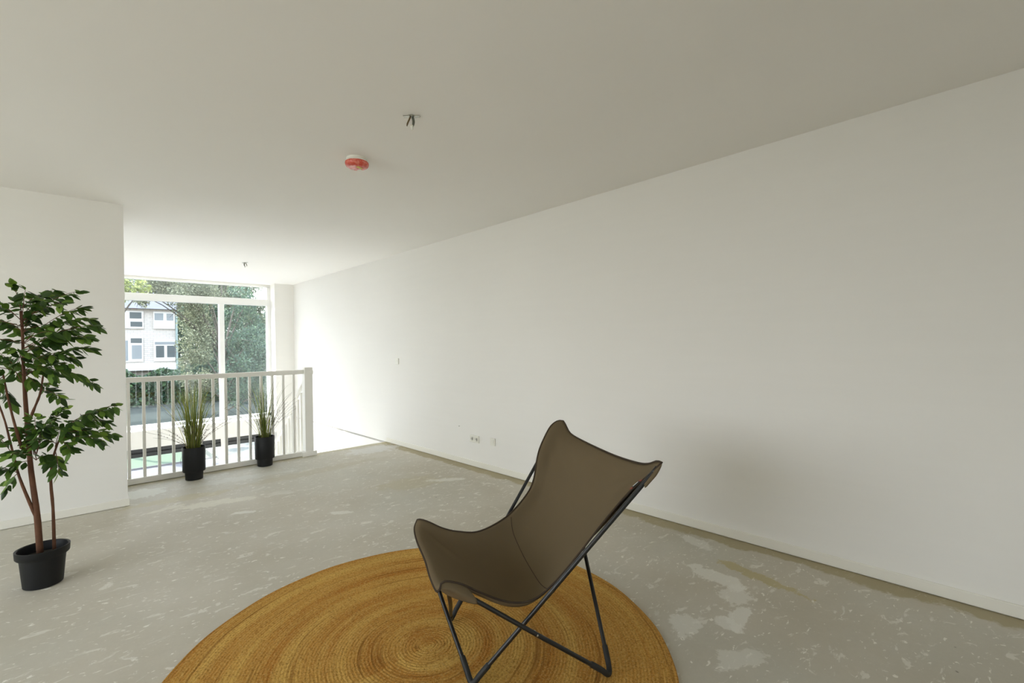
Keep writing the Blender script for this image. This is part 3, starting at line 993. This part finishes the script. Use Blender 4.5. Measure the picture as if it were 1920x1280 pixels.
# ------------------------------------------------------------------- grass pots
def ribbon(vs, fs, tint, pts, w0, side, tn):
    k = len(vs)
    n_ = len(pts)
    for i, p in enumerate(pts):
        w_ = w0 * (1 - (i / (n_ - 1)) ** 2.2) + .0003
        c_ = side * w_
        vs.append(tuple(p - c_)); vs.append(tuple(p + c_))
    for i in range(n_ - 1):
        fs.append((k + 2 * i, k + 2 * i + 1, k + 2 * i + 3, k + 2 * i + 2))
        tint.append(tn)
def mesh_tint(name, vs, fs, tint, mat, parent):
    me = bpy.data.meshes.new(name)
    me.from_pydata(vs, [], fs)
    at = me.attributes.new('tint', 'FLOAT', 'FACE')
    at.data.foreach_set('value', tint)
    me.materials.append(mat)
    o = bpy.data.objects.new(name, me)
    C.objects.link(o)
    o.parent = parent
    return o
def grass_pot(name, loc, seed, label, lush, rz=0.0):
    rg = random.Random(seed)
    o = empty(name, loc, rz, label, 'plant', 'black pots of ornamental grass by the balustrade')
    MB().lathe([(.001, .002), (.074, .002), (.078, .006), (.081, .082), (.0985, .086), (.101, .092), (.103, .335), (.101, .338), (.096, .336), (.094, .30), (.001, .30)], 48).build('pot', M['pot'], o, smooth=True, auto=35)
    MB().lathe([(.001, .315), (.06, .312), (.0945, .306)], 24).build('soil', M['soil'], o, smooth=True)
    sgn = -1 if lush else 1
    MB().tube([Vector((sgn * .103, 0, .25)) + Vector((sgn * .012 * math.sin(q), 0, -.045 + .045 * math.cos(q))) for q in [PI * i / 10 for i in range(11)]], .0012, 6).build('wire_loop', M['rod'], o, smooth=True)
    vs, fs, tint = [], [], []
    for k in range(190 if lush else 90):
        a_ = rg.uniform(0, 2 * PI)
        r0 = rg.uniform(0, .06)
        base_ = Vector((r0 * math.cos(a_), r0 * math.sin(a_), .31))
        ht = rg.uniform(.30, .76) * (1.0 if lush else 1.08)
        if lush and rg.random() < .5: ht = rg.uniform(.52, .76)
        lean = rg.uniform(.02, .20) if rg.random() < .85 else rg.uniform(.25, .38)
        dr = Vector((math.cos(a_), math.sin(a_), 0))
        tip = base_ + dr * lean + Vector((0, 0, ht * (1 - lean * .7)))
        m1 = base_ + dr * lean * .15 + Vector((0, 0, ht * .4))
        m2 = base_ + dr * lean * .5 + Vector((0, 0, ht * .8))
        pts = bez(base_, m1, m2, tip, 9)
        side = Vector((-dr.y, dr.x, 0)).lerp(Vector((rg.uniform(-1, 1), rg.uniform(-1, 1), 0)), .5).normalized()
        ribbon(vs, fs, tint, pts, rg.uniform(.0014, .0030), side, min(1, max(0, rg.gauss(.55 if lush else .42, .25))))
    mesh_tint('grass_blades', vs, fs, tint, M['grass'], o)
    sm_ = MB()
    for k in range(34 if lush else 40):
        a_ = rg.uniform(0, 2 * PI)
        dr = Vector((math.cos(a_), math.sin(a_), 0))
        r0 = rg.uniform(0, .05)
        base_ = Vector((0, 0, .31)) + dr * r0
        lean = rg.uniform(.05, .30) if rg.random() < .8 else rg.uniform(.3, .42)
        ht = rg.uniform(.15, .52) if lush else rg.uniform(.25, .62)
        tip = base_ + dr * lean + Vector((0, 0, ht))
        pts = bez(base_, base_ + dr * lean * .2 + Vector((0, 0, ht * .4)), base_ + dr * lean * .6 + Vector((0, 0, ht * .8)), tip, 10)
        sm_.tube(pts, .0009, 4)
        i0 = rg.randint(2, 5)
        for q in range(i0, i0 + rg.randint(2, 5)):
            if q > 9: break
            for z_ in range(2):
                c = pts[q].lerp(pts[q + 1], rg.random())
                sm_.tube([c, c + Vector((rg.uniform(-.004, .004), rg.uniform(-.004, .004), .005)), c + Vector((0, 0, .011))], [.0006, .0026, .0006], 5)
    so_ = sm_.build('seed_stems', M['seed'], o)
    at = so_.data.attributes.new('tint', 'FLOAT', 'FACE')
    at.data.foreach_set('value', [rg.random() for _ in so_.data.polygons])
    return o
grass_pot('potted_grass', (.950, 5.835, 0), 3, 'lush yellow-green ornamental grass in a black pot at the balustrade, nearer the left wall', True)
grass_pot('potted_grass', (1.645, 5.900, 0), 5, 'sparser grass with dark seed stems in a black pot at the balustrade, nearer the newel post', False)

# =================================================================== OUTSIDE
GZ = -2.78
def flat(name, x0, x1, y0, y1, z0, z1, mat, label, cat):
    o = MB().box(x0, x1, y0, y1, z0, z1).build(name, mat)
    return tag(o, label, cat)
M['asphalt'] = plain('asphalt', (0.016, 0.024, 0.024), 1.0, var=0.2, scale=3, spec=0.05)
M['paving'] = plain('paving', (0.055, 0.054, 0.060), 0.85, var=0.18, scale=1.2)
m, nt, bs = newmat('lawn')
h = N(nt)
v = h.coord()
nt.links.new(h.mix(h.noise(v, 3, 5), (0.026, 0.050, 0.024), (0.040, 0.072, 0.036)), bs.inputs['Base Color'])
bs.inputs['Roughness'].default_value = 0.95
M['lawn'] = m
g = MB().box(-60, 90, 10.2, 110, GZ - .3, GZ).build('ground', M['asphalt'])
g['kind'] = 'structure'
flat('paved_terrace', -20, 4.1, 10.25, 20.7, GZ, GZ + .03, M['paving'], 'pale grey paved terrace below the window', 'terrace')
o = MB().box(-20, 3.9, 20.75, 24.4, GZ, GZ + .06).build('lawn', M['lawn'])
tag(o, 'short green lawn strip beyond the paving', 'lawn', kind='stuff')
o = MB().box(4.15, 12, 10.3, 24.4, GZ, GZ + .02).build('gravel_bed', plain('gravel', (0.075, 0.08, 0.07), .9, var=.8, scale=3.5))
tag(o, 'pale gravel bed beside the lawn', 'gravel', kind='stuff')
MB().box(-20, 4.1, 20.702, 20.748, GZ, GZ + .09).build('kerb', M['paving'])
tag(bpy.data.objects['kerb'], 'pale stone kerb between paving and lawn', 'kerb')

M['tree_leaf'] = leafmat('tree_leaf', [(0.04, 0.06, 0.04), (0.075, 0.105, 0.06), (0.14, 0.175, 0.10), (0.27, 0.29, 0.17)], .6, .3)
M['tree_grey'] = leafmat('tree_leaf_grey', [(0.06, 0.075, 0.045), (0.12, 0.14, 0.085), (0.22, 0.24, 0.15), (0.38, 0.39, 0.26)], .6, .35)
M['tree_dark'] = leafmat('tree_leaf_dark', [(0.028, 0.055, 0.045), (0.045, 0.085, 0.06), (0.08, 0.14, 0.085), (0.15, 0.21, 0.11)], .6, .3)
M['tree_yellow'] = leafmat('tree_leaf_yellow', [(0.12, 0.16, 0.05), (0.24, 0.28, 0.08), (0.36, 0.38, 0.12)], .6, .3)
M['hedge'] = leafmat('hedge_leaf', [(0.010, 0.028, 0.016), (0.02, 0.055, 0.028), (0.045, 0.10, 0.045), (0.10, 0.17, 0.06)], .6, .2)
M['bark'] = plain('tree_bark', (0.07, 0.06, 0.05), .95, var=.35, scale=3, bump=.5)

def scatter(name, pos, size, mat, parent, rs, lo_=.6):
    n_ = len(pos)
    d = rs.normal(size=(n_, 3)); d /= np.linalg.norm(d, axis=1)[:, None]
    e = np.cross(d, rs.normal(size=(n_, 3))); e /= np.linalg.norm(e, axis=1)[:, None]
    s_ = (size * rs.uniform(lo_, 1.3, n_))[:, None]
    v_ = np.empty((n_, 4, 3))
    v_[:, 0] = pos - d * s_ * .5
    v_[:, 1] = pos + e * s_ * .3
    v_[:, 2] = pos + d * s_ * .5
    v_[:, 3] = pos - e * s_ * .3
    me = bpy.data.meshes.new(name)
    me.vertices.add(n_ * 4)
    me.vertices.foreach_set('co', v_.ravel())
    me.loops.add(n_ * 4)
    me.loops.foreach_set('vertex_index', np.arange(n_ * 4, dtype=np.int32))
    me.polygons.add(n_)
    me.polygons.foreach_set('loop_start', np.arange(0, n_ * 4, 4, dtype=np.int32))
    me.update(calc_edges=True)
    at = me.attributes.new('tint', 'FLOAT', 'FACE')
    at.data.foreach_set('value', rs.beta(1.8, 2.2, n_))
    me.materials.append(mat)
    o = bpy.data.objects.new(name, me)
    C.objects.link(o)
    if parent: o.parent = parent
    return o
def tree(base, clumps, label, mat, leaf, dens, seed, deep=0.9):
    rs = np.random.RandomState(seed)
    rr = random.Random(seed)
    bx, by = base
    o = empty('tree', (bx, by, GZ), 0, label, 'tree', 'trees across the street')
    off = np.array([bx, by, GZ])
    topz = max(c[2] for c in clumps)
    tk = MB().tube(spl([Vector((0, 0, -.1)), Vector((.1, 0, 1.5)), Vector((-.1, .1, 3.2)), Vector((.05, 0, topz - GZ - .3))], 10), [.14 - .011 * i for i in range(11)], 10)
    tk.build('trunk', M['bark'], o, smooth=True)
    br = MB()
    pts = []
    for (x, y, z, r) in clumps:
        dy = rr.uniform(-.6, .6) * deep
        c = np.array([x, y + dy, z])
        h0 = min(max(1.2, (z - GZ) * .55), topz - GZ - .5)
        br.tube(bez((0, 0, h0), ((x - bx) * .4, dy * .4, h0 + (z - GZ - h0) * .6), ((x - bx) * .8, dy * .8, z - GZ), (x - bx, dy, z - GZ), 6), [.045 - .005 * i for i in range(7)], 6)
        for q in range(5):
            e = rs.normal(size=3) * r * .45
            br.tube([(x - bx, dy, z - GZ), (x - bx + e[0], dy + e[1], z - GZ + e[2])], [.02, .006], 5)
        n_ = int(dens * r * r)
        u = rs.normal(size=(n_, 3)); u /= np.linalg.norm(u, axis=1)[:, None]
        # sub-clumps make the crown lumpy
        k_ = 14
        sc_ = rs.normal(size=(k_, 3)); sc_ /= np.linalg.norm(sc_, axis=1)[:, None]
        sc_ *= (rs.uniform(.25, .85, k_) * r)[:, None]
        pick = rs.randint(0, k_, n_)
        pp = c + sc_[pick] + u * (rs.uniform(.0, 1, n_) ** .5 * r * .42)[:, None]
        pts.append(pp - off)
    br.build('branches', M['bark'], o, smooth=True)
    scatter('foliage', np.vstack(pts), leaf, mat, o, rs)
    return o
T1 = [(4.675, 30, 4.079, 1.3), (3.648, 30, 4.55, .88), (2.711, 30, 4.1, .62), (5.1, 30, 2.527, 1.2), (4.98, 30, 1.242, 1.05), (5.459, 30, -.36, .98), (4.215, 30, 4.9, 1.0), (5.52, 30, 4.127, .95), (4.75, 30, -.3, .5), (3.28, 30, 5.1, .8), (2.2, 30, 4.5, .6), (5.2, 30, 5.4, 1.2)]
T2 = [(5.806, 25, 2.778, .65), (6.425, 25, 1.721, 1.07), (5.907, 25, .466, 1.01), (6.625, 25, 2.749, .5), (6.827, 25, .425, .88), (5.886, 25, 3.736, .7), (5.71, 25, -.902, .75), (6.855, 25, -.872, .8), (6.448, 25, 3.5, .6), (7.4, 25, 1.3, .8), (6.078, 25, 1.47, 1.01), (6.2, 25, -.1, .9)]
T3 = [(3.7, 37, 5.767, 1.1), (5.354, 37, 6.252, 1.35), (7.287, 37, 6.07, 1.4), (9.06, 37, 6.032, 1.1), (6.401, 37, 3.693, 1.3), (7.405, 37, 3.365, 1.2), (8.252, 37, 7.072, 1.47), (6.2, 37, 5.0, 1.3), (4.5, 37, 7.2, 1.4), (6.4, 37, 7.6, 1.5)]
T6 = [(x_, 62, z_, 2.4) for x_ in (9.3, 11.9, 14.5, 17.0) for z_ in (-.6, 2.0, 4.6, 7.0)][:-1] + [(x_, 62, 9.6, 2.4) for x_ in (9.3, 11.5, 13.5)]
T7 = [(x_, 41, z_, r_) for x_ in (11.1, 12.7) for z_, r_ in ((-.4, 1.5), (1.6, 1.5), (3.3, 1.4), (4.6, .8))] + [(9.0, 41, 5.4, 1.4), (10.1, 41, 6.5, 1.2), (6.6, 41, 7.8, 1.5), (8.4, 41, 7.4, 1.4)]
T4 = [(6.668, 34, 3.694, 1.13), (6.696, 34, 1.539, 1.2), (6.552, 34, -.609, 1.2), (5.105, 34, -.2, .8), (8.708, 34, -.225, 1.4), (7.815, 34, 1.865, 1.1), (8.6, 34, 1.6, 1.2), (7.8, 34, .2, 1.2), (6.0, 34, .6, 1.0), (9.4, 34, .8, 1.2), (9.3, 34, 2.6, .8)]
T5 = [(2.10, 24, 3.78, .26), (1.90, 24, 3.62, .24), (2.30, 24, 3.66, .20), (2.46, 24, 3.86, .17), (1.70, 24, 3.95, .35), (2.2, 24, 4.05, .22), (1.3, 24, 4.0, .5), (1.6, 24, 4.4, .5), (.9, 24, 3.4, .6), (1.5, 24, 3.4, .3)]
tree((6.26, 30), T1, 'light grey-green tree with branches hanging across the brick building', M['tree_grey'], .105, 2600, 21)
tree((5.22, 25), T2, 'dense green tree filling the narrow right window pane', M['tree_dark'], .10, 2400, 22)
tree((7.72, 37), T3, 'tall pale tree behind the others, its crown reaching over the roof', M['tree_leaf'], .15, 1700, 23)
tree((7.1, 34), T4, 'dark bluish-green tree between the two window panes', M['tree_dark'], .14, 2000, 24)
tree((12.9, 62), T6, 'wide hazy tree mass beyond the end of the brick building', M['tree_dark'], .30, 420, 26, 2.0)
tree((8.56, 41), T7, 'tall tree in front of the hedge, right of the brick building', M['tree_leaf'], .19, 1000, 27, 1.0)
tree((.9, 25.2), T5, 'small yellow-green tree top at the upper left of the window', M['tree_yellow'], .12, 1800, 25, .5)

rs = np.random.RandomState(5)
n_ = 26000
pos = np.c_[rs.uniform(-6, 24, n_), 44.4 + rs.uniform(-.1, 1.1, n_) + .25 * rs.normal(size=n_), rs.uniform(GZ, 0, n_)]
top = -.15 + .35 * np.sin(pos[:, 0] * 1.1) * .6 + .2 * np.sin(pos[:, 0] * 2.7)
pos[:, 2] = GZ + (pos[:, 2] - GZ) / (0 - GZ) * (top - GZ)
hd = scatter('hedge', pos, .30, M['hedge'], None, rs)
tag(hd, 'dark green clipped hedge across the street in front of the building', 'hedge')

# ---------------- pale brick building opposite
m, nt, bs = newmat('pale_brick')
h = N(nt)
v = h.coord()
br_ = h.n('ShaderNodeTexBrick')
mp = h.mapping(v, rot=(PI / 2, 0, 0))
nt.links.new(mp, br_.inputs['Vector'])
br_.inputs['Scale'].default_value = 1.0
br_.inputs['Brick Width'].default_value = .42
br_.inputs['Row Height'].default_value = .16
br_.inputs['Mortar Size'].default_value = .018
br_.inputs['Color1'].default_value = (.44, .41, .37, 1)
br_.inputs['Color2'].default_value = (.39, .36, .325, 1)
br_.inputs['Mortar'].default_value = (.30, .285, .27, 1)
nt.links.new(br_.outputs['Color'], bs.inputs['Base Color'])
bs.inputs['Roughness'].default_value = .9
M['brick'] = m
M['bwhite'] = plain('painted_timber', (.46, .45, .43), .5, var=.02)
M['bglass'] = plain('facade_glass', (.06, .075, .08), .25, var=.3, scale=.8)
M['bglass2'] = plain('facade_glass_curtained', (.17, .19, .20), .3, var=.2, scale=.8)
M['roof'] = plain('roof_tiles', (.10, .105, .125), .8, var=.2, scale=2)
M['zinc'] = plain('drain_zinc', (.20, .26, .25), .5, var=.1)
BX, BY = 3.3, 48.0
bd = empty('apartment_building', (BX, BY, GZ), 0, 'pale brick building with white framed windows opposite', 'building')
def bp(name, x0, x1, y0, y1, z0, z1, mat, par=None, bev=0):
    return MB().box(x0 - BX, x1 - BX, y0 - BY, y1 - BY, z0 - GZ, z1 - GZ).build(name, mat, par or bd, bevel=bev)
bp('brick_wall', -10.0, 6.66, 48, 58, GZ, 4.75, M['brick'])
rf = MB().add([(-10.3 - BX, -.4, 4.75 - GZ), (6.9 - BX, -.4, 4.75 - GZ), (6.9 - BX, 10.4, 4.75 - GZ), (-10.3 - BX, 10.4, 4.75 - GZ), (-10.3 - BX, 5, 8.6 - GZ), (6.9 - BX, 5, 8.6 - GZ)],
              [(0, 1, 5, 4), (2, 3, 4, 5), (1, 2, 5), (3, 0, 4), (3, 2, 1, 0)])
rf.build('roof', M['roof'], bd)
bp('drainpipe', 6.66, 6.80, 47.86, 48.0, GZ, 4.75, M['zinc'])
bp('string_course', -10, 6.66, 47.93, 48.0, .02, .28, M['bwhite'])
bp('porch_canopy', 3.2, 6.6, 47.3, 48.0, -.20, .02, M['bwhite'])
def bwin(x0, x1, z0, z1, panes, spandrel=None):
    f = bp('window', x0, x1, 47.90, 48.02, z0, z1, M['bwhite'])
    for (a0, a1, c0, c1, mt) in panes:
        bp('pane', a0, a1, 47.885, 47.91, c0, c1, M[mt], f)
for dx in (0, -5.2, -10.4):
    bwin(3.30 + dx, 4.50 + dx, .50, 2.42, [(3.36 + dx, 3.55 + dx, .60, 2.2, 'bglass2'), (3.72 + dx, 4.42 + dx, 2.0, 2.38, 'bglass'), (3.78 + dx, 4.40 + dx, .72, 1.82, 'bglass2')])
    bwin(3.30 + dx, 4.55 + dx, 3.15, 4.55, [(3.68 + dx, 4.42 + dx, 3.95, 4.45, 'bglass'), (3.72 + dx, 4.46 + dx, 3.30, 3.70, 'bglass')])
    bwin(5.18 + dx, 6.62 + dx, .48, 2.28, [(5.25 + dx, 6.6 + dx, 1.86, 2.08, 'bglass2'), (5.32 + dx, 5.86 + dx, .80, 1.76, 'bglass'), (6.06 + dx, 6.60 + dx, .80, 1.76, 'bglass')])
    bwin(5.18 + dx, 6.62 + dx, 3.15, 4.55, [(5.26 + dx, 5.84 + dx, 3.85, 4.42, 'bglass2'), (6.06 + dx, 6.52 + dx, 3.85, 4.42, 'bglass2')])
